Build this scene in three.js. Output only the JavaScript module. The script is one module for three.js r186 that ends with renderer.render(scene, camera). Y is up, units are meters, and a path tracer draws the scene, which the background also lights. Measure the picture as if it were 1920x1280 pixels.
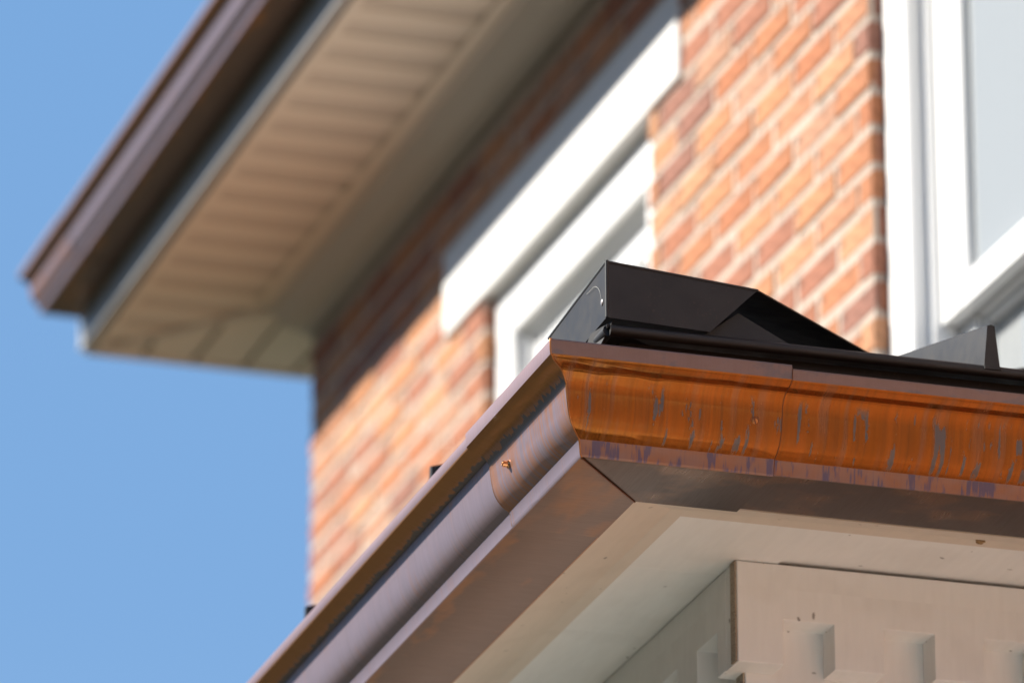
import * as THREE from 'three';
import { mergeGeometries, toCreasedNormals } from 'three/addons/utils/BufferGeometryUtils.js';

// ---------------------------------------------------------------- camera, sky, sun, exposure
const scene = new THREE.Scene();
const PITCH = 20.5993 * Math.PI / 180;
const camera = new THREE.PerspectiveCamera(6.31589, 1024 / 682, 0.1, 2000);
camera.position.set(0, 1.6, 0);
camera.lookAt(0, 1.6 + Math.sin(PITCH), -Math.cos(PITCH));
camera.focus = 7.42;
camera.userData.fStop = 5.2;

const renderer = new THREE.WebGLRenderer({ antialias: true });
renderer.setSize(1024, 682);
renderer.toneMapping = THREE.LinearToneMapping;
renderer.toneMappingExposure = 1.85;
renderer.shadowMap.enabled = true;

const HOUSE_TURN = 18.0 * Math.PI / 180, PORCH_TURN = 17.2 * Math.PI / 180;
const sunDir = new THREE.Vector3(-1, 0.80, -0.42).applyAxisAngle(new THREE.Vector3(0, 1, 0), HOUSE_TURN).normalize();

{ // clear blue sky: paler to the horizon, a wide soft brightening round the sun
  const W = 512, H = 256, d = new Float32Array(W * H * 4);
  const mix = (a, b, t) => a.map((v, i) => v + (b[i] - v) * t);
  const stops = [[0, [0.2665, 0.3676, 0.4962]], [0.10, [0.1700, 0.2803, 0.4503]], [0.20, [0.1167, 0.2261, 0.4025]], [0.27, [0.1066, 0.2159, 0.3951]], [0.45, [0.0873, 0.1884, 0.3722]], [0.8, [0.0606, 0.1424, 0.3170]], [1.01, [0.0505, 0.1241, 0.2941]]];
  for (let j = 0; j < H; j++) for (let i = 0; i < W; i++) {
    const el = ((j + 0.5) / H - 0.5) * Math.PI, az = ((i + 0.5) / W - 0.5) * 2 * Math.PI;
    const v = new THREE.Vector3(Math.cos(el) * Math.cos(az), Math.sin(el), Math.cos(el) * Math.sin(az));
    const t = Math.max(0, el) / (Math.PI / 2);
    let k = 0; while (stops[k + 1][0] < t) k++;
    let c = mix(stops[k][1], stops[k + 1][1], (t - stops[k][0]) / (stops[k + 1][0] - stops[k][0]));
    const a = Math.acos(Math.min(1, v.dot(sunDir)));
    const glow = 0.2 * Math.exp(-a * a / 0.25);
    c = c.map((q, n) => q + glow * [1, 0.97, 0.9][n]);
    const o = (j * W + i) * 4; d[o] = c[0]; d[o + 1] = c[1]; d[o + 2] = c[2]; d[o + 3] = 1;
  }
  const sky = new THREE.DataTexture(d, W, H, THREE.RGBAFormat, THREE.FloatType);
  sky.mapping = THREE.EquirectangularReflectionMapping; sky.magFilter = THREE.LinearFilter; sky.minFilter = THREE.LinearFilter; sky.needsUpdate = true;
  scene.background = sky; scene.environment = sky;
}
const sun = new THREE.DirectionalLight(new THREE.Color().setRGB(1, 0.95, 0.86), 5.0);
sun.position.copy(sunDir).multiplyScalar(60).add(new THREE.Vector3(0, 4, -10));
sun.target.position.set(0, 4, -10);
sun.castShadow = true; sun.shadow.radius = 1; sun.shadow.mapSize.set(4096, 4096);
Object.assign(sun.shadow.camera, { left: -16, right: 16, top: 16, bottom: -16, near: 1, far: 140 });
scene.add(sun, sun.target);

// ---------------------------------------------------------------- helpers
let seed = 20231;
const rnd = () => { seed = (seed * 1664525 + 1013904223) >>> 0; return seed / 4294967296; };
const rr = (a, b) => a + (b - a) * rnd();
function hash(x, y, s) { let h = (x | 0) * 374761393 + (y | 0) * 668265263 + (s | 0) * 1274126177; h = (h ^ (h >>> 13)) * 1274126177 | 0; h ^= h >>> 16; return (h >>> 0) / 4294967296; }
function noise(x, y, s = 0) {
  const xi = Math.floor(x), yi = Math.floor(y), fx = x - xi, fy = y - yi, u = fx * fx * (3 - 2 * fx), v = fy * fy * (3 - 2 * fy);
  const a = hash(xi, yi, s), b = hash(xi + 1, yi, s), c = hash(xi, yi + 1, s), e = hash(xi + 1, yi + 1, s);
  return a + (b - a) * u + (c - a) * v + (a - b - c + e) * u * v;
}
const fbm = (x, y, s = 0, n = 4) => { let r = 0, a = 0.5, t = 0; for (let i = 0; i < n; i++) { r += a * noise(x, y, s + i * 17); t += a; a *= 0.5; x *= 2.03; y *= 2.03; } return r / t; };
const sstep = (a, b, x) => { const t = Math.min(1, Math.max(0, (x - a) / (b - a))); return t * t * (3 - 2 * t); };
const lerp = (a, b, t) => a + (b - a) * t;
const mix3 = (a, b, t) => [lerp(a[0], b[0], t), lerp(a[1], b[1], t), lerp(a[2], b[2], t)];
const toS = (v) => { v = Math.min(1, Math.max(0, v)); return 255 * (v <= 0.0031308 ? 12.92 * v : 1.055 * Math.pow(v, 1 / 2.4) - 0.055); };

// a byte texture from fn(i/W, j/H) -> [r,g,b]; linear colour values are stored as sRGB when colour is true
function tex(W, H, fn, colour, repeat) {
  const d = new Uint8Array(W * H * 4);
  for (let j = 0; j < H; j++) for (let i = 0; i < W; i++) {
    const c = fn((i + 0.5) / W, (j + 0.5) / H), o = (j * W + i) * 4;
    for (let n = 0; n < 3; n++) d[o + n] = colour ? toS(c[n]) : Math.min(255, Math.max(0, c[n] * 255));
    d[o + 3] = 255;
  }
  const t = new THREE.DataTexture(d, W, H, THREE.RGBAFormat);
  t.magFilter = THREE.LinearFilter; t.minFilter = THREE.LinearMipmapLinearFilter; t.generateMipmaps = true;
  t.wrapS = t.wrapT = THREE.RepeatWrapping;
  if (repeat) t.repeat.set(repeat[0], repeat[1]);
  if (colour) t.colorSpace = THREE.SRGBColorSpace;
  t.needsUpdate = true; return t;
}
const rgb = (r, g, b) => new THREE.Color().setRGB(r, g, b);
const mat = (o) => new THREE.MeshPhysicalMaterial(o);
function mesh(name, geometry, material, parent) {
  const m = new THREE.Mesh(geometry, material); m.name = name; m.castShadow = m.receiveShadow = true; (parent || scene).add(m); return m;
}
function thing(name, label, category, position, turn) {
  const g = new THREE.Group(); g.name = name; g.userData = { label, category }; g.position.set(...position); g.rotation.y = turn || 0; scene.add(g); return g;
}
const v3 = (x, y, z) => new THREE.Vector3(x, y, z);
// box between two corners, uv in metres, small chamfer on all edges
function box(x0, x1, y0, y1, z0, z1, c = 0) {
  let g;
  const w = x1 - x0, h = y1 - y0, d = z1 - z0;
  if (c > 0) {
    const s = new THREE.Shape();
    s.moveTo(-w / 2 + c, -h / 2 + c); s.lineTo(w / 2 - c, -h / 2 + c); s.lineTo(w / 2 - c, h / 2 - c); s.lineTo(-w / 2 + c, h / 2 - c); s.closePath();
    g = new THREE.ExtrudeGeometry(s, { depth: d - 2 * c, bevelEnabled: true, bevelThickness: c, bevelSize: c, bevelSegments: 1 });
    g.translate((x0 + x1) / 2, (y0 + y1) / 2, z0 + c);
  } else { g = new THREE.BoxGeometry(w, h, d).toNonIndexed(); g.translate((x0 + x1) / 2, (y0 + y1) / 2, (z0 + z1) / 2); }
  return boxUV(g);
}
function boxUV(g) {
  if (g.index) g = g.toNonIndexed();
  g.computeVertexNormals();
  const p = g.attributes.position, n = g.attributes.normal, uv = new Float32Array(p.count * 2);
  for (let i = 0; i < p.count; i++) {
    const ax = Math.abs(n.getX(i)), ay = Math.abs(n.getY(i)), az = Math.abs(n.getZ(i));
    const x = p.getX(i), y = p.getY(i), z = p.getZ(i);
    const [u, v] = ax >= ay && ax >= az ? [z, y] : ay >= az ? [x, z] : [x, y];
    uv[i * 2] = u; uv[i * 2 + 1] = v;
  }
  g.setAttribute('uv', new THREE.BufferAttribute(uv, 2)); return g;
}
// solid with a polygon cross-section: points in a plane, pushed along one axis
function prism(points, axis, a, b) {
  const s = new THREE.Shape(points.map((p) => new THREE.Vector2(p[0], p[1])));
  const g = new THREE.ExtrudeGeometry(s, { depth: Math.abs(b - a), bevelEnabled: false }), lo = Math.min(a, b);
  g.translate(0, 0, lo);
  const p = g.attributes.position;
  for (let i = 0; i < p.count; i++) {
    const x = p.getX(i), y = p.getY(i), z = p.getZ(i);
    if (axis === 'x') p.setXYZ(i, z, y, x);            // points are (z, y)
    else if (axis === 'y') p.setXYZ(i, x, z, y);       // points are (x, z)
  }
  if (axis === 'x' || axis === 'y') flip(g);
  return boxUV(g);
}
function flip(g) {
  if (g.index) { const a = g.index.array; for (let i = 0; i < a.length; i += 3) { const t = a[i]; a[i] = a[i + 1]; a[i + 1] = t; } return g; }
  const p = g.attributes.position.array;
  for (let i = 0; i < p.length; i += 9) for (let k = 0; k < 3; k++) { const t = p[i + k]; p[i + k] = p[i + 3 + k]; p[i + 3 + k] = t; }
  return g;
}
// flat sheet of metal through 3-D corner points (convex), with thickness
function sheet(pts, th) {
  const P = pts.map((p) => v3(...p)), n = v3(0, 0, 0);
  for (let i = 0; i < P.length; i++) { const a = P[i], b = P[(i + 1) % P.length]; n.x += (a.y - b.y) * (a.z + b.z); n.y += (a.z - b.z) * (a.x + b.x); n.z += (a.x - b.x) * (a.y + b.y); }
  n.normalize();
  const A = P, B = P.map((p) => p.clone().addScaledVector(n, -th)), out = [];
  const tri = (a, b, c) => out.push(a.x, a.y, a.z, b.x, b.y, b.z, c.x, c.y, c.z);
  for (let i = 1; i + 1 < A.length; i++) { tri(A[0], A[i], A[i + 1]); tri(B[0], B[i + 1], B[i]); }
  for (let i = 0; i < A.length; i++) { const j = (i + 1) % A.length; tri(A[i], B[i], B[j]); tri(A[i], B[j], A[j]); }
  const g = new THREE.BufferGeometry(); g.setAttribute('position', new THREE.Float32BufferAttribute(out, 3));
  return boxUV(g);
}
function tubeAlong(points, r, seg = 6, closed = false) {
  return new THREE.TubeGeometry(new THREE.CatmullRomCurve3(points.map((p) => v3(...p)), closed, 'centripetal'), Math.max(8, points.length * 4), r, seg, closed).toNonIndexed();
}
const merge = (list) => mergeGeometries(list.map((g) => { const q = g.index ? g.toNonIndexed() : g; for (const k of Object.keys(q.attributes)) if (!['position', 'normal', 'uv'].includes(k)) q.deleteAttribute(k); return q; }));

// ---------------------------------------------------------------- materials
const mottle = tex(256, 256, (u, v) => { const a = 0.88 + 0.12 * fbm(u * 24, v * 24, 3); return [a, a, a]; }, false);
const paintBump = tex(512, 512, (u, v) => { const a = 0.5 + 0.5 * (fbm(u * 40, v * 40, 8) - 0.5) + 0.25 * (noise(u * 160, v * 160, 4) - 0.5); return [a, a, a]; }, false);
// painted trim: flat paint with thin brush grain, dust and a few dark specks and scuffs
const specks = [];
for (let i = 0; i < 26; i++) specks.push([rnd(), rnd(), rr(0.0008, 0.0022), rr(0.4, 1.6), rr(0, 3.1), rr(0.35, 0.85)]);
const paintMap = tex(1024, 1024, (u, v) => {   // covers 0.6 x 0.6 m
  const n = fbm(u * 9, v * 9, 31), f = fbm(u * 90, v * 14, 57, 3);
  let c = mix3([0.82, 0.815, 0.79], [0.75, 0.74, 0.71], sstep(0.45, 0.8, n) * 0.6);
  c = c.map((q) => q * (0.955 + 0.07 * f));
  let s = 0;
  for (const [a, b, r, e, t, k] of specks) {
    const dx = (u - a) * 0.6, dy = (v - b) * 0.6, x = (dx * Math.cos(t) + dy * Math.sin(t)) / (1 + e), y = -dx * Math.sin(t) + dy * Math.cos(t);
    s = Math.max(s, k * sstep(1.25, 0.6, Math.hypot(x, y) / r + 0.5 * (noise(u * 500, v * 500, 5) - 0.5)));
  }
  return mix3(c, [0.09, 0.07, 0.05], s);
}, true, [1 / 0.6, 1 / 0.6]);
const M = {};
M.trim = mat({ color: 0xffffff, map: paintMap, roughness: 0.5, bumpMap: paintBump, bumpScale: 0.0003 });
M.fasciaTan = mat({ color: rgb(0.80, 0.70, 0.60), map: paintMap, roughness: 0.5, bumpMap: paintBump, bumpScale: 0.0003 });
M.whitePaint = mat({ color: rgb(0.87, 0.86, 0.845), roughness: 0.45, bumpMap: paintBump, bumpScale: 0.0004 });
M.lintel = mat({ color: rgb(0.80, 0.785, 0.76), roughness: 0.85, map: tex(256, 256, (u, v) => { const a = 0.9 + 0.1 * fbm(u * 30, v * 30, 90); return [a, a, a]; }, false, [2, 2]), bumpMap: paintBump, bumpScale: 0.002 });
M.plyEdge = mat({ color: 0xffffff, roughness: 0.95, map: tex(128, 512, (u, v) => { const l = Math.sin(u * 4 * Math.PI * 2) * 0.5 + 0.5, n = fbm(u * 12, v * 120, 44); return mix3(mix3([0.50, 0.42, 0.33], [0.33, 0.24, 0.17], l * 0.7), [0.06, 0.04, 0.03], sstep(0.62, 0.78, n)); }, true, [1 / 0.021, 1 / 0.14]), bumpMap: paintBump, bumpScale: 0.003 });
M.dark = mat({ color: rgb(0.020, 0.0165, 0.0155), roughness: 0.60, ior: 1.62, specularIntensity: 0.85, roughnessMap: tex(512, 512, (u, v) => { const a = 0.75 + 0.35 * fbm(u * 14, v * 14, 61); return [a, a, a]; }, false, [3, 3]), map: tex(1024, 1024, (u, v) => { const s = sstep(0.80, 0.86, noise(u * 190, v * 190, 71)) * sstep(0.55, 0.75, noise(u * 17, v * 17, 72)); const n = 0.82 + 0.25 * fbm(u * 20, v * 20, 73); return mix3([0.30 * n, 0.30 * n, 0.30 * n], [1, 0.85, 0.7], s * 0.9); }, true, [2, 2]) });
M.dark.color = rgb(0.022, 0.014, 0.012);
M.vinyl = mat({ color: rgb(0.86, 0.74, 0.61), roughness: 0.6, bumpMap: paintBump, bumpScale: 0.0005 });
M.vent = mat({ color: 0xffffff, roughness: 0.65, map: tex(256, 256, (u, v) => { const x = (u * 24) % 1 - 0.5, y = (v * 24) % 1 - 0.5; return mix3([0.80, 0.68, 0.56], [0.26, 0.21, 0.165], sstep(0.30, 0.20, Math.hypot(x, y))); }, true, [6, 6]) });
M.eaveTrim = mat({ color: rgb(0.66, 0.58, 0.50), roughness: 0.55, bumpMap: paintBump, bumpScale: 0.0004 });
M.fascia = mat({ color: rgb(0.42, 0.41, 0.40), roughness: 0.5 });
M.mortar = mat({ color: 0xffffff, roughness: 1, map: tex(512, 512, (u, v) => { const n = fbm(u * 60, v * 60, 201), m = fbm(u * 6, v * 6, 205); return mix3([0.53, 0.44, 0.365], [0.37, 0.295, 0.24], 0.8 * sstep(0.35, 0.8, 0.5 * n + 0.5 * m)); }, true, [1.3, 1.3]), bumpMap: paintBump, bumpScale: 0.004 });
M.glass = mat({ color: 0xffffff, roughness: 0.02, transmission: 1, thickness: 0, ior: 1.52 });
M.pale_backing = mat({ color: rgb(0.31, 0.325, 0.33), roughness: 0.9 });
const brickGrain = tex(512, 512, (u, v) => { const n = fbm(u * 40, v * 40, 301), s = sstep(0.66, 0.76, fbm(u * 26, v * 26, 309)), e = sstep(0.6, 0.8, fbm(u * 9, v * 9, 315)); const a = 0.64 + 0.50 * n; return mix3(mix3([a, a, a], [0.36, 0.38, 0.42], s * 0.85), [1, 1.0, 1.0], e * 0.3); }, false, [2.1, 2.1]);
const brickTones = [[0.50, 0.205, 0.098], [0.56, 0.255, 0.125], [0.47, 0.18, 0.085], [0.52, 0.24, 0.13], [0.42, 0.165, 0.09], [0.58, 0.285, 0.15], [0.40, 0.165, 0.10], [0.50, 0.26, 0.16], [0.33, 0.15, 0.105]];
M.bricks = brickTones.map((c) => mat({ color: rgb(...c), roughness: 0.95, map: brickGrain, bumpMap: brickGrain, bumpScale: 0.004 }));
M.roofing = mat({ color: rgb(0.06, 0.055, 0.052), roughness: 0.9 });

// ---------------------------------------------------------------- ground
{
  const lawn = tex(1024, 1024, (u, v) => { const n = fbm(u * 12, v * 12, 401), f = noise(u * 300, v * 300, 402); return mix3(mix3([0.058, 0.062, 0.032], [0.088, 0.078, 0.045], sstep(0.4, 0.7, n)), [0.03, 0.034, 0.015], 0.5 * f); }, true, [0.12, 0.12]);
  const g = new THREE.CircleGeometry(900, 64); g.rotateX(-Math.PI / 2);
  const p = g.attributes.position, uv = g.attributes.uv; for (let i = 0; i < p.count; i++) uv.setXY(i, p.getX(i), p.getZ(i));
  const ground = mesh('ground', g, mat({ color: 0xffffff, map: lawn, roughness: 1 })); ground.userData.kind = 'structure';
  const slab = tex(512, 512, (u, v) => { const n = fbm(u * 10, v * 10, 411), f = noise(u * 200, v * 200, 412); return mix3([0.68, 0.67, 0.62], [0.60, 0.59, 0.54], n).map((q) => q * (0.9 + 0.2 * f)); }, true, [0.3, 0.3]);
  const d = box(-3.3, -0.01, 0.004, 0.06, 6.1, 16);  // unseen slab, its extent and paleness shaped to bounce light onto the porch
  const bounceSlab = mesh('bounce_pavement', d, mat({ color: 0xffffff, map: slab, roughness: 0.95 })); bounceSlab.userData.kind = 'structure';
  bounceSlab.rotation.y = HOUSE_TURN; bounceSlab.position.set(-0.44838, 0, -12.94001);
}

// big trees added across the lawn, unseen to the left, to close off the low sky that the shaded wall and the copper see
{
  const leaf = new THREE.IcosahedronGeometry(1, 0), N = 2600, belt = new THREE.InstancedMesh(leaf, mat({ color: 0xffffff, roughness: 0.9 }), N), o = new THREE.Object3D();
  for (let i = 0; i < N; i++) {
    const z = rr(-14, 34), top = 9.6 + 2.4 * Math.sin(z * 0.9) * Math.sin(z * 0.37 + 1), y = Math.pow(rnd(), 0.8) * top, r = rr(0.25, 0.65);
    const p = new THREE.Vector3(-17.5 + rr(-1.6, 1.6) - 0.08 * y * rnd(), y, z).applyAxisAngle(new THREE.Vector3(0, 1, 0), HOUSE_TURN).add(v3(-0.448, 0, -12.94));
    o.position.copy(p); o.rotation.set(rnd() * 6, rnd() * 6, rnd() * 6); o.scale.set(r, r * rr(0.5, 1), r); o.updateMatrix(); belt.setMatrixAt(i, o.matrix);
    const k = rr(0.7, 1.3); belt.setColorAt(i, rgb(0.045 * k, 0.062 * k, 0.024 * k));
  }
  belt.name = 'added_tree_belt'; belt.castShadow = belt.receiveShadow = true; scene.add(belt);
  belt.userData = { kind: 'stuff', label: 'unseen belt of dark leafy trees added to close off the low sky', category: 'trees' };
}

// ---------------------------------------------------------------- the brick house
const HO = [-0.44838, 0, -12.94001];
const house = thing('brick_house', 'tall orange brick house wall with white windows and a deep tan soffit', 'house', HO, HOUSE_TURN);
const WALL_TOP = 6.53, WALL_LEN = 15;
const openings = [[1.262, 2.30, 4.55, 6.108], [3.414, 4.62, 4.2, 6.108], [6.4, 7.5, 4.4, 6.108], [9.6, 10.7, 4.4, 6.108]];
{
  // mortar core of the side wall, with the window openings cut through; the bricks stand proud of it
  const s = new THREE.Shape(); s.moveTo(0.004, 0); s.lineTo(WALL_LEN, 0); s.lineTo(WALL_LEN, WALL_TOP); s.lineTo(0.004, WALL_TOP); s.closePath();
  for (const [z0, z1, y0, y1] of openings) { const h = new THREE.Path(); h.moveTo(z0, y0 - 0.004); h.lineTo(z0, y1 + 0.006); h.lineTo(z1, y1 + 0.006); h.lineTo(z1, y0 - 0.004); h.closePath(); s.holes.push(h); }
  const g = new THREE.ExtrudeGeometry(s, { depth: 0.2, bevelEnabled: false });
  const p = g.attributes.position; for (let i = 0; i < p.count; i++) p.setXYZ(i, 0.0035 + p.getZ(i), p.getY(i), p.getX(i));
  flip(g);
  const wall = mesh('brick_wall', boxUV(g), M.mortar, house);
  mesh('end_wall', box(0.21, 8, 0, WALL_TOP, 0.004, 0.2), M.mortar, house);
  mesh('rear_wall', merge([box(7.8, 8, 0, WALL_TOP, 0.2, WALL_LEN), box(0.21, 7.8, 0, WALL_TOP, WALL_LEN - 0.2, WALL_LEN)]), M.mortar, house);
  mesh('floor', box(0.21, 7.8, 3.4, 3.5, 0.21, WALL_LEN - 0.21), M.vinyl, house);

  // bricks: running bond, chamfered front edges, slightly uneven
  const BL = 0.2032, BH = 0.0677, J = 0.0145;
  const variants = [];
  for (let k = 0; k < 5; k++) {
    const L = BL - 0.0125 + rr(-0.002, 0.002), Hh = BH - 0.0145 + rr(-0.0015, 0.0015), c = 0.003;
    const q = () => rr(-0.0018, 0.0018);
    const F = [[-0.5, -0.5], [0.5, -0.5], [0.5, 0.5], [-0.5, 0.5]].map(([a, b]) => [a * L + q(), b * Hh + q()]);
    const I = F.map(([a, b]) => [a - Math.sign(a) * c * rr(0.6, 1.6), b - Math.sign(b) * c * rr(0.6, 1.6)]);
    const out = [], T = (a, b, d) => out.push(...a, ...b, ...d);
    const f = I.map(([a, b]) => [rr(-0.0008, 0.0008), b, a]), e = F.map(([a, b]) => [c, b, a]), r = F.map(([a, b]) => [0.05, b, a]);
    T(f[0], f[1], f[2]); T(f[0], f[2], f[3]);
    for (let i = 0; i < 4; i++) { const j = (i + 1) % 4; T(f[j], f[i], e[i]); T(f[j], e[i], e[j]); T(e[j], e[i], r[i]); T(e[j], r[i], r[j]); }
    const g2 = new THREE.BufferGeometry(); g2.setAttribute('position', new THREE.Float32BufferAttribute(out, 3)); variants.push(boxUV(g2));
  }
  const lintels = openings.map(([z0, z1, , y1]) => [z0 - 0.25, z1 + 0.17, y1, y1 + 0.18]);
  camera.updateMatrixWorld(); house.updateMatrixWorld(true);
  const list = [];
  const rows = Math.floor(6.5 / BH);
  for (let r = 0; r < rows; r++) {
    const y = (r + 0.5) * BH + 0.012; if (y + BH / 2 > 6.5) break;
    let z = r % 2 ? -BL / 2 : 0;
    // walk the course, cutting bricks at the openings and lintels
    for (; z < WALL_LEN; z += BL) {
      let a = Math.max(z, 0), b = Math.min(z + BL, WALL_LEN);
      for (const [z0, z1, y0, y1] of [...openings, ...lintels]) if (y + BH / 2 > y0 + 0.012 && y - BH / 2 < y1 - 0.012 && b > z0 - 0.004 && a < z1 + 0.004) {
        if (a < z0 && b > z1) { b = z0; } else if (a < z0) b = Math.min(b, z0 + 0.006); else if (b > z1) a = Math.max(a, z1 - J); else { b = a; }
      }
      if (b - a < 0.03) continue;
      const w = new THREE.Vector3(0, y, (a + b) / 2).applyMatrix4(house.matrixWorld);
      const px = w.clone().project(camera), depth = w.distanceTo(camera.position);
      const X = (px.x + 1) * 960, Y = (1 - px.y) * 640;
      // what the porch and gutter hide of the wall
      const hidden = X < 1040 ? Y > 1330 - (X - 465) * 1.13 + 0 : Y > 660;
      list.push({ y, a, b, seen: X > 560 && X < 1700 && Y > -30 && Y < 1200 && !hidden, size: (b - a) / depth, k: Math.floor(rnd() * 5), t: rnd(), j: [rr(-0.0025, 0.002), rr(-0.0015, 0.0015), rr(-0.012, 0.012)] });
    }
  }
  const shown = list.filter((b) => b.seen).sort((p, q) => q.size - p.size).slice(0, 300), set = new Set(shown);
  const tone = (t) => M.bricks[t < 0.88 ? Math.floor(t / 0.88 * 8) : 8 * (t > 0.93) + 6 * (t <= 0.93)];
  shown.forEach((b) => {
    const m = mesh('brick', variants[b.k], tone(b.t), wall);
    m.position.set(b.j[0], b.y + b.j[1], (b.a + b.b) / 2); m.scale.set(1, 1, (b.b - b.a) / BL); m.rotation.z = b.j[2] * 0.3; m.rotation.x = b.j[2] * 0.5;
  });
  console.log('bricks', list.length, 'seen', list.filter((b) => b.seen).length, 'shown', shown.length);
  M.bricks.forEach((bm, n) => {
    const rest = list.filter((b) => !set.has(b) && tone(b.t) === bm); if (!rest.length) return;
    const im = new THREE.InstancedMesh(variants[n % 5], bm, rest.length); im.name = 'brick_courses'; im.userData.kind = 'stuff'; im.castShadow = im.receiveShadow = true;
    const o = new THREE.Object3D(); rest.forEach((b, i) => { o.position.set(b.j[0], b.y, (b.a + b.b) / 2); o.scale.set(1, 1, (b.b - b.a) / BL); o.updateMatrix(); im.setMatrixAt(i, o.matrix); });
    wall.add(im);
  });
  // brick returns: the sides of the openings, course by course; darker tones paint in their shade
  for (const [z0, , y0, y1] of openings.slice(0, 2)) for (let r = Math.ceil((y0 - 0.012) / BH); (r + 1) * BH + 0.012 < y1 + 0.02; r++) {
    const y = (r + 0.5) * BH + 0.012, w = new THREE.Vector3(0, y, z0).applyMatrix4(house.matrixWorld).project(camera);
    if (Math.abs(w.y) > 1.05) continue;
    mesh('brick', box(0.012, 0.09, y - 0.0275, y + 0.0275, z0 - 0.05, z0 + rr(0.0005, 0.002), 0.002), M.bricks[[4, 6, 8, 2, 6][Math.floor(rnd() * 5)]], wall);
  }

  // lintels and windows
  openings.forEach(([z0, z1, y0, y1], n) => {
    const L = lintels[n];
    mesh('lintel', box(-0.008, 0.1, L[2], L[3], L[0], L[1], 0.005), M.lintel, house);
    mesh('sill', box(-0.04, 0.15, y0 - 0.09, y0 - 0.002, z0 - 0.05, z1 + 0.05, 0.006), M.lintel, house);
    const win = new THREE.Group(); win.name = 'window'; house.add(win);
    const R0 = 0.027, cw = 0.105, sw = n === 1 ? 0.10 : 0.085, e = 0.002;
    const ring = (x0, x1, a0, a1, b0, b1, w, wt, wb) => merge([
      box(x0, x1, b0, b1, a0, a0 + w, 0.004), box(x0, x1, b0, b1, a1 - w, a1, 0.004),
      box(x0 + 0.001, x1, b1 - wt, b1, a0 + w, a1 - w, 0.004), box(x0 + 0.001, x1, b0, b0 + wb, a0 + w, a1 - w, 0.004)]);
    const A0 = z0 + e, A1 = z1 - e, B0 = y0 + e, B1 = y1 - e;
    mesh('casing', ring(R0, 0.16, A0, A1, B0, B1, cw, 0.105, 0.07), M.whitePaint, win);
    // a thin bead on the inner edge of the casing
    mesh('casing_bead', ring(R0 + 0.030, 0.15, A0 + cw + e, A1 - cw - e, B0 + 0.07 + e, B1 - 0.105 - e, 0.014, 0.014, 0.014), M.whitePaint, win);
    const a0 = A0 + cw + 0.018, a1 = A1 - cw - 0.018, b0 = B0 + 0.09, b1 = B1 - 0.125, mid = n === 1 ? 5.26 : (b0 + b1) / 2;
    mesh('upper_sash', ring(R0 + 0.044, 0.10, a0, a1, mid - 0.025, b1, sw - 0.018, 0.055, 0.052), M.whitePaint, win);
    mesh('lower_sash', ring(0.104, 0.14, a0, a1, b0, mid + 0.02, sw - 0.03, 0.05, 0.08), M.whitePaint, win);
    mesh('glazing_bead', merge([ring(0.076, 0.098, a0 + sw - 0.02, a1 - sw + 0.02, mid + 0.02, b1 - 0.05, 0.02, 0.02, 0.012), ring(0.116, 0.138, a0 + sw - 0.032, a1 - sw + 0.032, b0 + 0.078, mid - 0.028, 0.018, 0.018, 0.012)]), M.whitePaint, win);
    const pane = (x, p0, p1, q0, q1) => { const g = new THREE.PlaneGeometry(q1 - q0, p1 - p0); g.rotateY(-Math.PI / 2); g.translate(x, (p0 + p1) / 2, (q0 + q1) / 2); return mesh('pane', g, M.glass, win); };
    pane(0.089, mid + 0.022, b1 - 0.052, a0 + sw - 0.015, a1 - sw + 0.015);
    pane(0.127, b0 + 0.079, mid - 0.03, a0 + sw - 0.03, a1 - sw + 0.03);
    mesh('pale_backing', box(0.0935, 0.0955, mid + 0.0335, b1 - 0.0715, a0 + sw + 0.0015, a1 - sw - 0.0015), M.pale_backing, win);  // panels added close behind the glass so the panes read pale
    mesh('pale_backing', box(0.1315, 0.1335, b0 + 0.0915, mid - 0.0475, a0 + sw - 0.0125, a1 - sw + 0.0125), M.pale_backing, win);
    mesh('room_wall', box(0.175, 0.178, y0, y1, z0, z1), M.pale_backing, win);
  });
}

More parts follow.
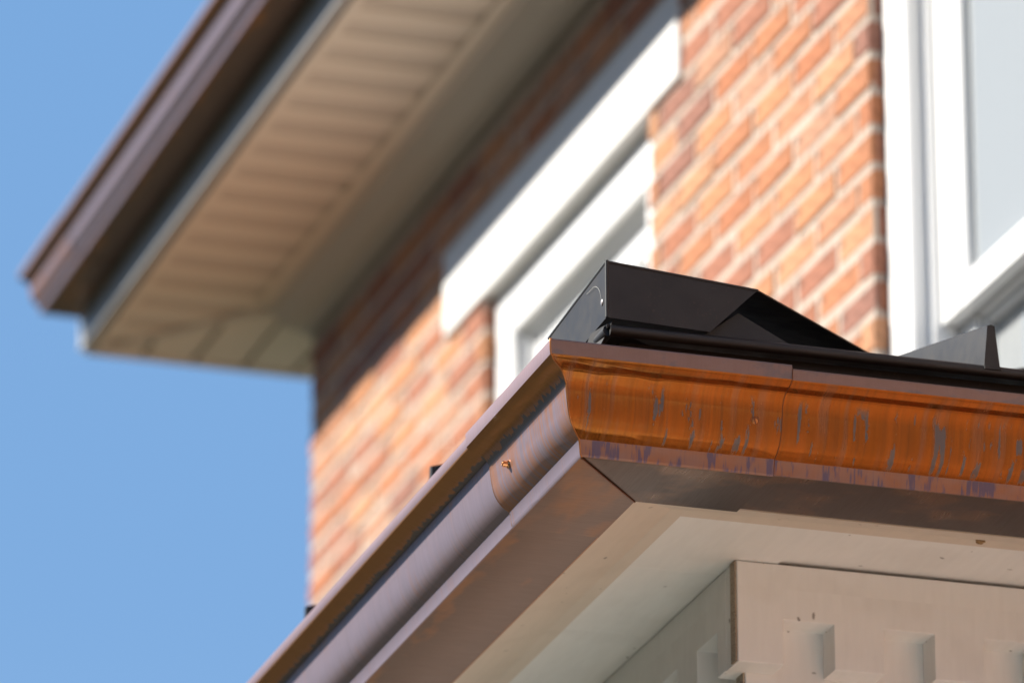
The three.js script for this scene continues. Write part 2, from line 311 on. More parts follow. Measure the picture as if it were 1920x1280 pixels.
// ---- eave: crown moulding, soffit panels, fascia, roof
{
  const YS = 6.552, OX = 0.402, OZ = 0.455, TX = 0.097, TZ = 0.06, ZE = WALL_LEN + 0.4;
  // crown moulding along the wall head and round the far corner
  const prof = [[0.0, 6.476], [-0.014, 6.476], [-0.016, 6.488], [-0.030, 6.491], [-0.046, 6.499], [-0.062, 6.513], [-0.073, 6.529], [-0.078, 6.536], [-0.093, 6.538], [-0.097, 6.5515], [0.0, 6.5515]];
  {
    const out = [], q = (a, b, c, d) => out.push(...a, ...b, ...c, ...a, ...c, ...d), k = TZ / TX;
    for (let i = 0; i + 1 < prof.length; i++) { const [xa, ya] = prof[i], [xb, yb] = prof[i + 1]; q([xa, ya, ZE], [xa, ya, xa * k], [xb, yb, xb * k], [xb, yb, ZE]); q([xa, ya, xa * k], [8, ya, xa * k], [8, yb, xb * k], [xb, yb, xb * k]); }
    const g = new THREE.BufferGeometry(); g.setAttribute('position', new THREE.Float32BufferAttribute(out, 3));
    mesh('crown_moulding', toCreasedNormals(boxUV(g), 0.6), M.eaveTrim, house);
  }
  // soffit: solid boards and recessed perforated vent strips, cut to the mitre at the corner
  const pitch = 0.134, board = 0.075, mz = (x) => -OZ + (x + OX) * (OZ - TZ) / (OX - TX);   // mitre line z(x)
  const clip = (z0, z1) => { // strip across x from the fascia to the moulding, kept on the near side of the mitre
    const poly = [[-OX + 0.006, z0], [-TX + 0.016, z0], [-TX + 0.016, z1], [-OX + 0.006, z1]], out = [];
    const ok = (p) => p[1] - mz(p[0]) - 0.02;
    for (let i = 0; i < 4; i++) { const a = poly[i], b = poly[(i + 1) % 4], da = ok(a), db = ok(b); if (da >= 0) out.push(a); if (da * db < 0) { const t = da / (da - db); out.push([lerp(a[0], b[0], t), lerp(a[1], b[1], t)]); } }
    return out;
  };
  for (let k = 0; k < 31; k++) {
    const z0 = -0.47 + k * pitch, s = clip(z0 + 0.003, z0 + board), t = clip(z0 + board, z0 + pitch + 0.003);
    if (s.length > 2) mesh('soffit_panel', prism(s, 'y', YS, YS + 0.006), M.vinyl, house);
    if (t.length > 2) mesh('vent_strip', prism(t, 'y', YS + 0.004, YS + 0.008), M.vent, house);
  }
  mesh('soffit_run', box(-OX + 0.006, 0.1, YS, YS + 0.012, -0.47 + 31 * pitch, ZE), M.vinyl, house);
  // the far side of the corner: panels running the other way
  for (let k = 0; k < 7; k++) {
    const x0 = -OX + 0.01 + k * 0.12, x1 = x0 + 0.108, e = (x) => Math.min(mz(Math.min(x, -TX)) - 0.02, -TZ + 0.01);
    const pts = [[x0, -OZ + 0.006], [x1, -OZ + 0.006], [x1, e(x1)], [x0, e(x0)]];
    if (e(x0) < -OZ + 0.006) pts.pop();
    mesh('soffit_panel', prism(pts, 'y', YS, YS + 0.006), M.vinyl, house);
  }
  mesh('soffit_panel', box(-OX + 0.01 + 0.84, 8.4, YS, YS + 0.006, -OZ + 0.006, 0.01), M.vinyl, house);
  mesh('soffit_backing', merge([box(-OX + 0.004, 0.2, YS + 0.014, YS + 0.02, -OZ + 0.004, ZE), box(0.2, 8.4, YS + 0.014, YS + 0.02, -OZ + 0.004, 0.1)]), M.eaveTrim, house);
  // mitre strip and channel along the moulding
  const dx = OX - TX, dz = OZ - TZ, ln = Math.hypot(dx, dz), nx = -dz / ln * 0.017, nz = dx / ln * 0.017;
  mesh('mitre_strip', prism([[-OX + 0.01 - nx * 0, -OZ + 0.006], [-TX + 0.005 - nx, -TZ - nz + 0.004], [-TX + 0.005 + nx, -TZ + nz + 0.004], [-OX + 0.006, -OZ + 0.03]], 'y', YS - 0.005, YS + 0.012), M.eaveTrim, house);
  mesh('soffit_channel', merge([box(-TX - 0.028, -TX + 0.003, YS - 0.006, YS - 0.002, 0, ZE), box(-TX - 0.008, -TX + 0.003, YS - 0.002, YS + 0.009, 0, ZE)]), M.vinyl, house);
  mesh('soffit_channel', box(-OX + 0.003, -OX + 0.026, YS - 0.004, YS - 0.001, -OZ + 0.005, ZE), M.vinyl, house);
  mesh('soffit_channel', box(-OX + 0.027, 8.4, YS - 0.005, YS - 0.001, -OZ + 0.001, -OZ + 0.026), M.vinyl, house);
  // fascia boards and a plain hipped roof behind them
  mesh('fascia_board', box(-OX - 0.02, -OX, YS + 0.002, YS + 0.2, -OZ, ZE, 0.002), M.fascia, house);
  mesh('fascia_board', box(-OX, 8.4, YS + 0.002, YS + 0.2, -OZ - 0.02, -OZ, 0.002), M.fascia, house);
  const R = (x, y, z) => [x, y, z], h0 = YS + 0.215, hr = 9.0, xm = 4, A = R(-OX - 0.05, h0, -OZ - 0.05), B = R(8.45, h0, -OZ - 0.05), C = R(8.45, h0, ZE), D = R(-OX - 0.05, h0, ZE), E1 = R(xm, hr, 4), E2 = R(xm, hr, ZE - 4);
  mesh('roof', merge([sheet([A, D, E2, E1], 0.02), sheet([B, A, E1], 0.02), sheet([C, B, E1, E2], 0.02), sheet([D, C, E2], 0.02)]), M.roofing, house);
}

// ---------------------------------------------------------------- copper
// cross-section of the ogee gutter: [depth out from its back, height], going from the bottom back edge round the face to the lip
const GUT = [[0, 0], [0.106, 0.0008], [0.1095, 0.0014], [0.1113, 0.0035], [0.1118, 0.006], [0.1136, 0.0186], [0.1144, 0.0198], [0.1146, 0.0212],
  [0.1162, 0.0226], [0.1205, 0.0252], [0.1248, 0.0288], [0.1286, 0.0330], [0.1318, 0.0380], [0.1344, 0.0440], [0.1364, 0.0515], [0.1379, 0.0600], [0.1392, 0.0695], [0.1403, 0.0782],
  [0.1412, 0.0796], [0.1424, 0.0820], [0.1444, 0.0853], [0.1478, 0.0890], [0.1525, 0.0922], [0.1580, 0.0935], [0.1630, 0.0946], [0.1664, 0.0962], [0.1688, 0.0986], [0.1703, 0.0998], [0.1716, 0.1162], [0.1708, 0.1180], [0.1690, 0.1186], [0.1600, 0.1186]];
const arc = [0]; for (let i = 1; i < GUT.length; i++) arc.push(arc[i - 1] + Math.hypot(GUT[i][0] - GUT[i - 1][0], GUT[i][1] - GUT[i - 1][1]));
const V = { strip: arc[2], curve: arc[7], flat: arc[12], crease: arc[17], lip: arc[27], top: arc[29], end: arc[arc.length - 1] };

// copper surface: bare metal, thin purple-grey tarnish, slate blue runs and brown oxide, as patches and runs down the face; darker front tones paint in shade.
// fn(u metres along, v metres round the profile) -> weights
function copper(W, H, lenU, weights, s) {
  const bare = s < 580 ? [0.335, 0.124, 0.028] : [0.42, 0.175, 0.075], violet = [0.262, 0.205, 0.238], slate = [0.105, 0.105, 0.115], brown = s < 580 ? [0.040, 0.022, 0.015] : [0.125, 0.072, 0.050], olive = s < 580 ? [0.17, 0.072, 0.012] : [0.36, 0.150, 0.032], blue = [0.075, 0.075, 0.15], mauve = [0.19, 0.125, 0.105];  // bare, brown, olive: front copies painted darker for its shade than the side ones
  const rough = new Float32Array(W * H * 2);
  const map = tex(W, H, (a, b) => {
    const u = a * lenU, v = b * V.end, w = weights(u, v);
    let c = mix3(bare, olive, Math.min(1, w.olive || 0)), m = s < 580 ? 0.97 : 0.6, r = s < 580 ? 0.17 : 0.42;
    const lay = (col, k, mm, rgh) => { k = Math.min(1, Math.max(0, k)); c = mix3(c, col, k); m = lerp(m, mm, k); r = lerp(r, rgh, k); };
    lay(brown, w.brown || 0, 0.55, 0.36); lay(mauve, w.mauve || 0, 0.5, 0.42); lay(violet, w.violet || 0, 0.45, 0.42); lay(slate, w.slate || 0, 0.3, 0.5); lay(blue, w.blue || 0, 0.5, 0.42);
    const n = 0.96 + 0.06 * noise(u * 1100, v * 30, s + 5) + 0.10 * (fbm(u * 70, v * 70, s + 9) - 0.5);
    c = c.map((q) => q * n);
    const o = (Math.min(H - 1, Math.floor(b * H)) * W + Math.min(W - 1, Math.floor(a * W))) * 2; rough[o] = r + 0.08 * (noise(u * 900, v * 50, s + 6) - 0.5); rough[o + 1] = m;
    return c;
  }, true, [1 / lenU, 1 / V.end]);
  const rm = tex(W, H, (a, b) => { const o = (Math.min(H - 1, Math.floor(b * H)) * W + Math.min(W - 1, Math.floor(a * W))) * 2; return [1, rough[o], rough[o + 1]]; }, false, [1 / lenU, 1 / V.end]);
  return mat({ color: 0xffffff, map, roughness: 1, metalness: 1, roughnessMap: rm, metalnessMap: rm });
}
const inBand = (v, a, b, e = 0.0012) => sstep(a - e, a + e, v) * sstep(b + e, b - e, v);
// runs: ragged hair-fine vertical streaks
const runs = (u, v, s, fine = 330, long = 12) => 0.6 * noise(u * fine, v * long, s) + 0.4 * noise(u * fine * 2.3, v * long * 1.7, s + 40);

const frontWeights = (s, slateAmount) => (u, v) => {
  const bot = inBand(v, -1, V.strip), strip = inBand(v, V.strip, V.curve, 0.0006), face = inBand(v, V.curve, V.lip), lip = inBand(v, V.lip, 1, 0.0006);
  const flat = inBand(v, V.flat - 0.006, V.crease, 0.008), stain = fbm(u * 14, v * 22 + 3, s + 1), n2 = fbm(u * 45, v * 60, s + 2);
  // slate runs: short broken dashes gathered in clumps, thin at both ends
  const clump = 0.7 * noise(u * 210, v * 30 + 1.7, s + 30) + 0.3 * noise(u * 70, v * 9 + 0.4, s + 31), fine = 0.5 * noise(u * 520, v * 60, s + 3) + 0.5 * noise(u * 900, v * 260, s + 4), gate = slateAmount(u, v);
  const slate = sstep(0.79 - 0.14 * gate, 0.86 - 0.14 * gate, 0.80 * clump + 0.24 * fine + 0.04) * inBand(v, V.curve + 0.003, V.crease + 0.004, 0.008) * (0.72 + 0.25 * fine);
  return {
    olive: face * (0.10 + 0.5 * fbm(u * 70, v * 14, s + 8, 3)) + flat * 0.25 * fbm(u * 160, v * 8, s + 18, 3) + bot * 0.75,
    brown: bot * (0.62 + 0.33 * sstep(0.34, 0.58, stain + 0.18 * (n2 - 0.5) + 0.16 * sstep(V.strip, V.strip * 0.6, v))) + face * 0.14 * sstep(0.45, 0.8, runs(u, v, s + 11, 420, 5)) + flat * 0.30 * fbm(u * 190, v * 7, s + 19, 3),
    mauve: lip * 0.95 + strip * (0.55 + 0.4 * n2) + face * 0.28 * sstep(0.5, 0.85, fbm(u * 120, v * 10, s + 12, 2)),
    violet: lip * 0.25 * n2 + strip * 0.25 * n2,
    slate: slate + lip * 0.45 * sstep(0.58, 0.72, n2),
    blue: strip * sstep(0.50, 0.66, 0.6 * fbm(u * 90, v * 40, s + 15, 3) + 0.4 * runs(u, v, s + 16, 420, 60)) * 0.8 + lip * 0.5 * sstep(0.30, 0.5, u) * sstep(0.42, 0.6, n2),
  };
};
const sideWeights = (s, bareAmount) => (u, v) => {
  const bot = inBand(v, -1, V.strip), strip = inBand(v, V.strip, V.curve, 0.0006), face = inBand(v, V.curve, V.crease, 0.0008), cove = inBand(v, V.crease, V.lip, 0.0008), lip = inBand(v, V.lip, 1, 0.0006);
  const st = 0.55 * runs(u, v, s + 3, 520, 8) + 0.45 * fbm(u * 60, v * 20, s + 4, 4), n2 = fbm(u * 40, v * 60, s + 2), ba = bareAmount(u, v);
  const bareRun = sstep(0.66 - 0.32 * ba, 0.92 - 0.30 * ba, st) * (0.65 + 0.35 * runs(u, v, s + 7, 600, 20));
  const hgt = v - V.crease, edge = 0.0035 + 0.009 * noise(u * 150, 0, s + 5) * (0.5 + noise(u * 420, 3, s + 6));
  const fringe = sstep(edge + 0.0012, edge - 0.0012, hgt);
  const stain = fbm(u * 9, v * 26 + 7, s + 1);
  return {
    olive: cove * sstep(0.008, 0.020, hgt + 0.012 * (runs(u, v, s + 9, 300, 30) - 0.5)) * 0.95 + bot * 0.8,
    brown: cove * 0.12 + bot * sstep(s < 620 ? 0.26 : 0.34, s < 620 ? 0.66 : 0.58, stain * (s < 620 ? 0.95 : 1) + 0.16 * (n2 - 0.5) + (s < 620 ? 0.10 : 0.26) * sstep(V.strip - 0.010, V.strip - 0.03 - 0.02 * noise(u * 25, 9, s + 77), v)) * 0.55 + bot * 0.38,
    mauve: lip * 0.3 * n2,
    violet: (lip * (0.85 - 0.2 * n2) + strip * (0.95 - 0.35 * sstep(0.6, 0.8, st)) + face * (1 - bareRun) * 0.96),
    slate: cove * fringe * 0.9 + face * 0.22 * (1 - bareRun) * sstep(0.45, 0.8, runs(u, v, s + 21, 260, 8)),
    blue: 0,
  };
};
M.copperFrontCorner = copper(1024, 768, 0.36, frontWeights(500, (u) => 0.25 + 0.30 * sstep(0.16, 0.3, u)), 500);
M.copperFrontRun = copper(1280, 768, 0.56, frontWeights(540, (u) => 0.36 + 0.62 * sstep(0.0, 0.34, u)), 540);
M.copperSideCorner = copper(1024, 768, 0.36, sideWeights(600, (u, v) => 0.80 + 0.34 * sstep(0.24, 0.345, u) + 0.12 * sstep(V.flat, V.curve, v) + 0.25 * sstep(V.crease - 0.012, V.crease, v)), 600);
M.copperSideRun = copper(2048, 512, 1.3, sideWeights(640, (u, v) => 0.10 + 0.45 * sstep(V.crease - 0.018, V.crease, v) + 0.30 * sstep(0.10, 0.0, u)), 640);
M.copperPlain = mat({ color: rgb(0.40, 0.18, 0.07), metalness: 0.9, roughness: 0.38 });
M.copperBright = mat({ color: rgb(0.80, 0.42, 0.20), metalness: 1, roughness: 0.22 });
M.copperDark = mat({ color: rgb(0.16, 0.065, 0.035), metalness: 0.7, roughness: 0.45 });

// sweep the cross-section between two rings; map(depth, height, end) -> point; uv in metres
function gutterSheet(profile, map, u0, u1, steps = 1) {
  const n = profile.length, th = 0.0014, inner = profile.map((p, i) => {
    const a = profile[Math.max(0, i - 1)], b = profile[Math.min(n - 1, i + 1)], dx = b[0] - a[0], dy = b[1] - a[1], l = Math.hypot(dx, dy) || 1;
    return [p[0] - dy / l * th, p[1] + dx / l * th];
  });
  const build = (prof, rev) => {
    const pos = [], uv = [], idx = [];
    for (let s = 0; s <= steps; s++) for (let i = 0; i < n; i++) { const t = s / steps; pos.push(...map(prof[i][0], prof[i][1], t)); const u = typeof u0 === 'function' ? u0(prof[i][0], t) : lerp(u0, u1, t); uv.push(u, arc[i] ?? arc[arc.length - 1]); }
    for (let s = 0; s < steps; s++) for (let i = 0; i + 1 < n; i++) { const a = s * n + i, b = a + n; if (rev) idx.push(a, b, a + 1, b, b + 1, a + 1); else idx.push(a, a + 1, b, b, a + 1, b + 1); }
    const g = new THREE.BufferGeometry(); g.setAttribute('position', new THREE.Float32BufferAttribute(pos, 3)); g.setAttribute('uv', new THREE.Float32BufferAttribute(uv, 2)); g.setIndex(idx);
    return toCreasedNormals(g.toNonIndexed(), 0.55);
  };
  // edge strips at both ends join the two skins
  const ends = [], e = [];
  for (const t of [0, 1]) for (let i = 0; i + 1 < n; i++) { const A = map(...profile[i], t), B = map(...profile[i + 1], t), C = map(...inner[i + 1], t), D = map(...inner[i], t); ends.push(...A, ...B, ...C, ...A, ...C, ...D); for (let q = 0; q < 6; q++) e.push(t ? 0.01 : 0.02, arc[i]); }
  const g = new THREE.BufferGeometry(); g.setAttribute('position', new THREE.Float32BufferAttribute(ends, 3)); g.setAttribute('uv', new THREE.Float32BufferAttribute(e, 2)); g.computeVertexNormals();
  return merge([build(profile, false), build(inner, true), g]);
}
const GO = [0.14839, 4.05188, -7.07348], K = 1.2;      // porch frame: corner of the gutter's bottom back edge; front depths are K times the side's
const shrink = (prof, d, drop) => prof.map(([a, h], i) => [a - (i > 0 ? d : 0), i < 3 ? h + d : i > 27 ? h - drop : h]);
{
  const g = thing('copper_gutter', 'tarnished copper ogee gutter turning the porch corner under the black metal roof', 'gutter', GO, PORCH_TURN);
  const XE = 0.131, ZE = -0.142, run = shrink(GUT, 0.0018, 0.0042), sideRun = run.map(([a, h], i) => i < 12 ? [a, h] : i <= 17 ? [a + 0.0022 * (i - 11) / 6, h + 0.0092 * (i - 11) / 6] : i <= 26 ? [lerp(0.1408, 0.1675, ((i - 18) / 8) ** 1.0), lerp(0.0884, 0.0985, ((i - 18) / 8) ** 1.3)] : i === 27 ? [a, 0.1002] : [a, h]);
  const corner = new THREE.Group(); corner.name = 'corner_piece'; g.add(corner);
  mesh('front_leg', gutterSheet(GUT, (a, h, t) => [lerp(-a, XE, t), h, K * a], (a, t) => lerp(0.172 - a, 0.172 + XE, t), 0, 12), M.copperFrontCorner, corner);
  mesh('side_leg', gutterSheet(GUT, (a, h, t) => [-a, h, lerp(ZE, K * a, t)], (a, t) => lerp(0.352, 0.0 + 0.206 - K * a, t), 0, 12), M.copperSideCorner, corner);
  // folded seam standing slightly proud along the mitre
  mesh('mitre_seam', tubeAlong(GUT.slice(1, 31).map(([a, h]) => [-a - 0.0004, h - 0.0002, K * a + 0.0004]), 0.0011, 8), M.copperPlain, corner);
  mesh('bottom_seam', tubeAlong([[-0.109, -0.0004, 0.1308], [-0.06, -0.0008, 0.072], [0, -0.0006, 0]], 0.0013, 6), M.copperDark, corner);
  mesh('lap_edge', tubeAlong(run.slice(2, 30).map(([a, h]) => [XE + 0.0006, h, K * a + 0.0016]), 0.0008, 6), M.copperDark, g);
  mesh('lap_edge', tubeAlong(run.slice(2, 18).map(([a, h]) => [-a - 0.0016, h, ZE - 0.0004]), 0.0006, 6), M.copperPlain, g);
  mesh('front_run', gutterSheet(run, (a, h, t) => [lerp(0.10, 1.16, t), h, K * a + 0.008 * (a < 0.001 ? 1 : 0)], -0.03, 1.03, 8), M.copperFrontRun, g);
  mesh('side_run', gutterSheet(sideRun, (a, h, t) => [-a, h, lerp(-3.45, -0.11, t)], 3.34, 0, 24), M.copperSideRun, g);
  // backs of the trough and strap hangers inside it
  mesh('back_plate', merge([box(0.0025, 0.128, 0.002, 0.112, -0.0035, -0.002), box(0.139, 1.16, 0.0045, 0.112, 0.0072, 0.0084), box(0.0005, 0.002, 0.002, 0.112, -3.45, -0.004)]), M.copperPlain, g);
  for (const x of [0.75]) mesh('hanger', box(x, x + 0.025, 0.1085, 0.1105, -0.088, 0.19), M.copperPlain, g);
  for (const z of [-0.95, -1.75, -2.55]) mesh('hanger', box(-0.158, 0.073, 0.1085, 0.1105, z - 0.025, z), M.copperPlain, g);
  mesh('end_cap', prism(run.map(([a, h]) => [-a, h]), 'z', -3.452, -3.4502), M.copperPlain, g);
  // slotted screw on the front, hexagonal one on the side
  const sf = new THREE.Group(); sf.name = 'screw'; sf.position.set(0.0974, 0.0570, K * 0.1364 + 0.0004); sf.rotation.x = 0.24; g.add(sf);
  const head = new THREE.LatheGeometry([[0, 0.0012], [0.0028, 0.0011], [0.0042, 0.0006], [0.0046, -0.001]].map((p) => new THREE.Vector2(...p)).reverse(), 20); head.rotateX(Math.PI / 2);
  mesh('head', head, M.copperPlain, sf);
  mesh('washer', new THREE.TorusGeometry(0.0052, 0.0009, 6, 24), M.copperDark, sf);
  const slot = box(-0.0007, 0.0007, -0.0036, 0.0036, 0.0011, 0.0018); slot.rotateZ(0.35); mesh('slot', slot, M.copperDark, sf);
  const ss = new THREE.Group(); ss.name = 'screw'; ss.position.set(-0.1382, 0.0575, -0.0715); ss.rotation.y = -Math.PI / 2; g.add(ss);
  const hx = new THREE.CylinderGeometry(0.0040, 0.0042, 0.0065, 6); hx.rotateX(Math.PI / 2); hx.translate(0, 0, 0.004); mesh('head', hx.toNonIndexed(), M.copperBright, ss);
  const fl = new THREE.CylinderGeometry(0.0048, 0.0055, 0.0016, 20); fl.rotateX(Math.PI / 2); fl.translate(0, 0, 0.0006); mesh('washer', fl, M.copperBright, ss);
  const dm = new THREE.TorusGeometry(0.0019, 0.0008, 6, 16); dm.translate(0, 0, 0.0073); mesh('head_rim', dm, M.copperPlain, ss);
}
{ // upper gutter on the house eave
  const O = new THREE.Vector3(-0.422, 6.632, -0.45).applyAxisAngle(new THREE.Vector3(0, 1, 0), HOUSE_TURN).add(v3(...HO));
  const g = thing('copper_gutter_001', 'copper ogee gutter with a closed end along the high eave above the tan soffit', 'gutter', [O.x, O.y, O.z], HOUSE_TURN);
  const prof = GUT.map(([a, h]) => [a * 0.86, h * 0.80]);
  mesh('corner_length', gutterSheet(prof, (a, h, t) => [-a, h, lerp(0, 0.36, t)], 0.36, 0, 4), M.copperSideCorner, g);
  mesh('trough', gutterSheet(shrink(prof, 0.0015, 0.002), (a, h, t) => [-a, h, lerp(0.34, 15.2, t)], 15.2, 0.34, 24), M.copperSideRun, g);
  mesh('back_plate', box(0.0, 0.0018, 0.002, 0.09, 0, 15.2), M.copperPlain, g);
  mesh('end_cap', prism(prof.map(([a, h]) => [-a, h]), 'z', -0.0016, -0.0002), M.copperPlain, g);
}

// ---------------------------------------------------------------- the porch under the gutter
{
  const Y0 = GO[1];
  const porch = thing('porch', 'white porch cornice with a notched frieze under a black standing seam roof', 'porch', [GO[0], 0, GO[2]], PORCH_TURN);
  const P = (name, geo, m, parent) => { geo.translate(0, Y0, 0); return mesh(name, geo, m, parent || porch); };
  const XW = 1.19, ZB = -3.4;
  // fascia
  { // built-up fascia: its underside slopes from the gutter's back up to the soffit; mitred at the corner
    const prof = [[0.004, 0.110], [0.004, 0.0035], [-0.0746, 0.0303], [-0.094, 0.0303], [-0.094, 0.165]];   // [depth out, height]
    const leg = (front) => { const out = [], q = (a, b, c, d) => out.push(...a, ...b, ...c, ...a, ...c, ...d);
      for (let i = 0; i + 1 < prof.length; i++) { const [a, h] = prof[i], [c, k2] = prof[i + 1], za = a * K - 0.006, zc = c * K - 0.006;
        if (front) q([-a + 0.005, h, za], [-c + 0.005, k2, zc], [XW, k2, zc], [XW, h, za]); else q([-a + 0.005, h, ZB], [-c + 0.005, k2, ZB], [-c + 0.005, k2, zc], [-a + 0.005, h, za]); }
      const g = new THREE.BufferGeometry(); g.setAttribute('position', new THREE.Float32BufferAttribute(out, 3)); return boxUV(g); };
    P('fascia_board', leg(true), M.fasciaTan); P('fascia_board', leg(false), M.fasciaTan);
  }
  // soffit boards
  P('soffit_board', box(0.0955, 0.2795, 0.0335, 0.045, -0.330, -0.1105, 0.0006), M.trim);
  P('soffit_board', box(0.2803, XW, 0.0375, 0.049, -0.330, -0.1105, 0.0006), M.trim);
  P('soffit_board', box(0.0955, 0.300, 0.0337, 0.045, ZB, -0.3306, 0.0006), M.trim);
  // notched frieze, front: the face board with square notches in its lower edge, and the plain board behind it
  const FZ = -0.2647, TH = 0.042;
  const notched = (a0, a1, top, bottom, first, w, period, nt) => {
    const pts = [[a0, top], [a0, bottom]]; let x = first;
    while (x + w < a1) { pts.push([x, bottom], [x, nt], [x + w, nt], [x + w, bottom]); x += period; }
    pts.push([a1, bottom], [a1, top]); return pts;
  };
  const bevelled = (pts, depth, c) => { const s = new THREE.Shape(pts.map((p) => new THREE.Vector2(...p))); return new THREE.ExtrudeGeometry(s, { depth: depth - c, bevelEnabled: true, bevelThickness: c, bevelSize: c, bevelOffset: -c, bevelSegments: 2 }); };
  { const g = bevelled(notched(0.2232, XW, 0.0325, -0.1005, 0.2842, 0.068, 0.1355, -0.0405), TH, 0.0014); g.translate(0, 0, FZ - TH); P('dentil_board', boxUV(g), M.trim); }
  P('frieze_board', box(0.2475, XW, -0.42, 0.0325, FZ - TH - 0.03, FZ - TH - 0.0004, 0.001), M.trim);
  P('plywood_edge', box(0.2207, 0.2230, -0.0995, 0.0322, FZ - 0.0200, FZ - 0.0016, 0.0004), M.plyEdge);
  { // side frieze: same idea along the other face
    const pts = notched(0.3080, -ZB, 0.0325, -0.1005, 0.340, 0.080, 0.160, -0.0405).map(([a, b]) => [a, b]);
    const g = bevelled(pts, TH, 0.0014), p = g.attributes.position;
    for (let i = 0; i < p.count; i++) p.setXYZ(i, 0.2222 + TH - p.getZ(i), p.getY(i), -p.getX(i));
    P('dentil_board', boxUV(g), M.trim);
  }
  P('frieze_board', box(0.2222 + TH + 0.0004, 0.2222 + TH + 0.03, -0.42, 0.0325, ZB, FZ - TH - 0.031, 0.001), M.trim);
  P('plywood_edge', box(0.2450, 0.2472, -0.42, -0.02, FZ - TH - 0.028, FZ - TH - 0.002, 0.0004), M.plyEdge);
  P('ceiling', box(0.29, XW, 0.0, 0.02, ZB, -0.34), M.trim);
  // posts carrying the beam, with plain cap and base
  const post = (x, z) => { const c = new THREE.Group(); c.name = 'post'; porch.add(c);
    mesh('shaft', box(x, x + 0.14, 0.28, Y0 - 0.56, z - 0.14, z, 0.004), M.trim, c); mesh('cap', box(x - 0.02, x + 0.16, Y0 - 0.56, Y0 - 0.42, z - 0.16, z + 0.02, 0.006), M.trim, c); mesh('base', box(x - 0.025, x + 0.165, 0.061, 0.28, z - 0.165, z + 0.025, 0.006), M.trim, c); };
  post(0.29, -0.35); post(0.29, -3.2);

  // a scrap of dry leaf and web caught under the fascia edge
  { const g = new THREE.IcosahedronGeometry(0.0035, 2), p = g.attributes.position; for (let i = 0; i < p.count; i++) { const k = 0.6 + 0.9 * noise(p.getX(i) * 900 + 5, p.getY(i) * 900 + p.getZ(i) * 700, 77); p.setXYZ(i, p.getX(i) * k * 1.6, p.getY(i) * k, p.getZ(i) * k); } g.computeVertexNormals(); g.translate(0.485, 0.0275, -0.092); P('leaf_scrap', g, mat({ color: rgb(0.30, 0.20, 0.10), roughness: 1 })); }
  // ---- black metal roof
  const EX = -0.055, EZ = 0.065, EY = 0.200, SL = 0.228, roof = new THREE.Group(); roof.name = 'metal_roof'; porch.add(roof);
  const hip = (x) => [x, EY + (x - EX) * SL * K, EZ - (x - EX) * K];
  const top = hip(XW);
  P('roof_sheet', sheet([[EX, EY, EZ], [XW, EY, EZ], top], 0.004), M.dark, roof);
  P('roof_sheet', sheet([[EX, EY, EZ], top, [XW, top[1], ZB], [EX, EY, ZB]], 0.004), M.dark, roof);
  // rounded drip edge and the dark apron behind the gutter
  const rod = (a, b, r) => { const A = v3(...a), B = v3(...b), g = new THREE.CylinderGeometry(r, r, A.distanceTo(B), 12); g.translate(0, A.distanceTo(B) / 2, 0); g.applyQuaternion(new THREE.Quaternion().setFromUnitVectors(v3(0, 1, 0), B.clone().sub(A).normalize())); g.translate(A.x, A.y, A.z); return g.toNonIndexed(); };
  P('drip_edge', rod([EX + 0.004, EY - 0.006, EZ - 0.004], [XW, EY - 0.006, EZ - 0.004], 0.0074), M.dark, roof);
  P('drip_edge', rod([EX + 0.004, EY - 0.006, EZ - 0.006], [EX + 0.004, EY - 0.006, ZB], 0.0074), M.dark, roof);
  P('apron', box(-0.030, XW, 0.1125, EY - 0.010, 0.032, 0.036), M.dark, roof);
  P('apron', box(-0.030, -0.026, 0.1125, EY - 0.010, ZB, 0.031), M.dark, roof);
  P('roof_deck', box(0.0, XW, 0.178, EY - 0.012, ZB, 0.030), M.roofing, roof);
  // ribs
  const rib = (name, base0, alongX, len, rise) => {
    const g = new THREE.BufferGeometry(), w0 = 0.0108, w1 = 0.0048, h = 0.053, out = [];
    const sec = (t) => [[-w0, -0.004], [w0, -0.004], [w1, h], [0, h + 0.0015], [-w1, h]].map(([a, b]) => alongX ? [base0[0] + t * len, base0[1] + b + t * len * rise, base0[2] - a] : [base0[0] + a, base0[1] + b + t * len * rise, base0[2] - t * len]);
    const A = sec(0), B = sec(1), tri = (a, b, c) => out.push(...a, ...b, ...c);
    for (let i = 0; i < 5; i++) { const j = (i + 1) % 5; tri(A[i], B[j], A[j]); tri(A[i], B[i], B[j]); }
    for (let i = 1; i < 4; i++) { tri(A[0], A[i], A[i + 1]); tri(B[0], B[i + 1], B[i]); }
    g.setAttribute('position', new THREE.Float32BufferAttribute(out, 3));
    const m = P(name, boxUV(g), M.dark, roof);
    return m;
  };
  rib('seam_rib', [0.4437, EY, EZ + 0.001], false, 0.46, SL); rib('seam_rib', [0.98, EY, EZ + 0.001], false, 0.95, SL);
  for (const z of [-0.655, -1.275, -1.895, -2.515, -3.1]) rib('seam_rib', [EX - 0.010, EY + 0.005, z], true, 1.1, SL * K);
  // small folded tab at the foot of the rib
  P('rib_foot', box(0.4322, 0.4552, EY - 0.006, EY - 0.001, EZ + 0.0015, EZ + 0.0045, 0.0008), M.dark, roof);

  // hip cap: raised folded sheets over the corner, closed at the eave by two upstands
  const cap = new THREE.Group(); cap.name = 'hip_cap'; porch.add(cap);
  const cx = -0.0565, cz = 0.068, A = [cx, 0.2805, cz], A2 = [cx, 0.2075, cz];
  const Bt = [0.1385, 0.2650, cz], Bb = [0.0756, 0.2030, cz], Lt = [cx, 0.2650, -0.1662], Lb = [cx, 0.2030, -0.0906];
  P('upstand', sheet([A2, Bb, Bt, A], 0.0016), M.dark, cap);
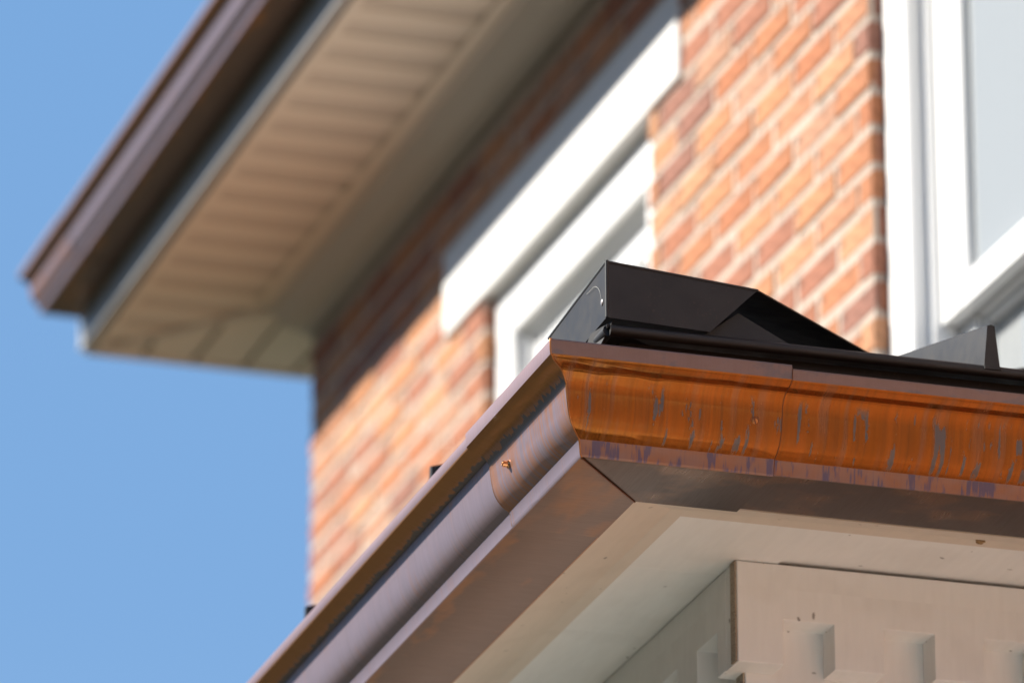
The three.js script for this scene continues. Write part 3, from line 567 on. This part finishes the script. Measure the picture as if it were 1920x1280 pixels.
  P('upstand', sheet([A, Lt, Lb, [cx, 0.2075, cz - 0.002]], 0.0016), M.dark, cap);
  const tt = 0.62, up = [A[0] + tt, A[1] + tt * SL * K - 0.01, A[2] - tt * K];
  P('cap_sheet', sheet([A, Bt, [Bt[0] + 0.34, Bt[1] + 0.40 * SL - 0.007, Bt[2] - 0.42], up], 0.0016), M.dark, cap);
  P('cap_sheet', sheet([A, up, [Lt[0] + 0.42, Lt[1] + 0.42 * SL * K - 0.03, Lt[2] - 0.30], Lt], 0.0016), M.dark, cap);
  // folded lip under the cap, hemmed edges and the standing fold at the corner
  P('hem', rod([A[0], A[1] - 0.001, A[2] - 0.001], [Bt[0], Bt[1] - 0.001, Bt[2] - 0.001], 0.0021), M.dark, cap);
  P('hem', rod([A[0] + 0.001, A[1] - 0.001, A[2]], [Lt[0] + 0.001, Lt[1] - 0.001, Lt[2]], 0.0021), M.dark, cap);
  P('corner_fold', rod([A2[0] + 0.0005, A2[1], A2[2] - 0.0005], [A[0] + 0.0005, A[1] + 0.001, A[2] - 0.0005], 0.0022), M.dark, cap);
  P('inner_flap', sheet([[0.070, 0.2015, cz - 0.014], [0.186, 0.2015, cz - 0.012], [0.118, 0.238, cz - 0.016]], 0.0014), M.dark, cap);
  P('corner_tab', sheet([[-0.047, 0.2045, EZ + 0.003], [-0.060, 0.168, EZ - 0.03], [-0.064, 0.170, EZ - 0.085], [-0.0585, 0.2045, EZ - 0.05]], 0.0014), M.dark, cap);
  const rv = new THREE.SphereGeometry(0.0042, 12, 8); rv.scale(0.35, 1, 1); rv.translate(cx - 0.0004, 0.2325, cz - 0.0165);
  P('rivet', rv, mat({ color: rgb(0.42, 0.38, 0.37), roughness: 0.4, metalness: 0.6 }), cap);
  P('loose_thread', tubeAlong([[cx - 0.001, 0.235, cz - 0.0165], [cx - 0.0025, 0.250, cz - 0.021], [cx - 0.003, 0.2600, cz - 0.036], [cx - 0.002, 0.2625, cz - 0.055], [cx - 0.002, 0.2635, cz - 0.072]], 0.00024, 5), mat({ color: rgb(0.50, 0.48, 0.43), roughness: 0.9 }), cap);
}
renderer.render(scene, camera);
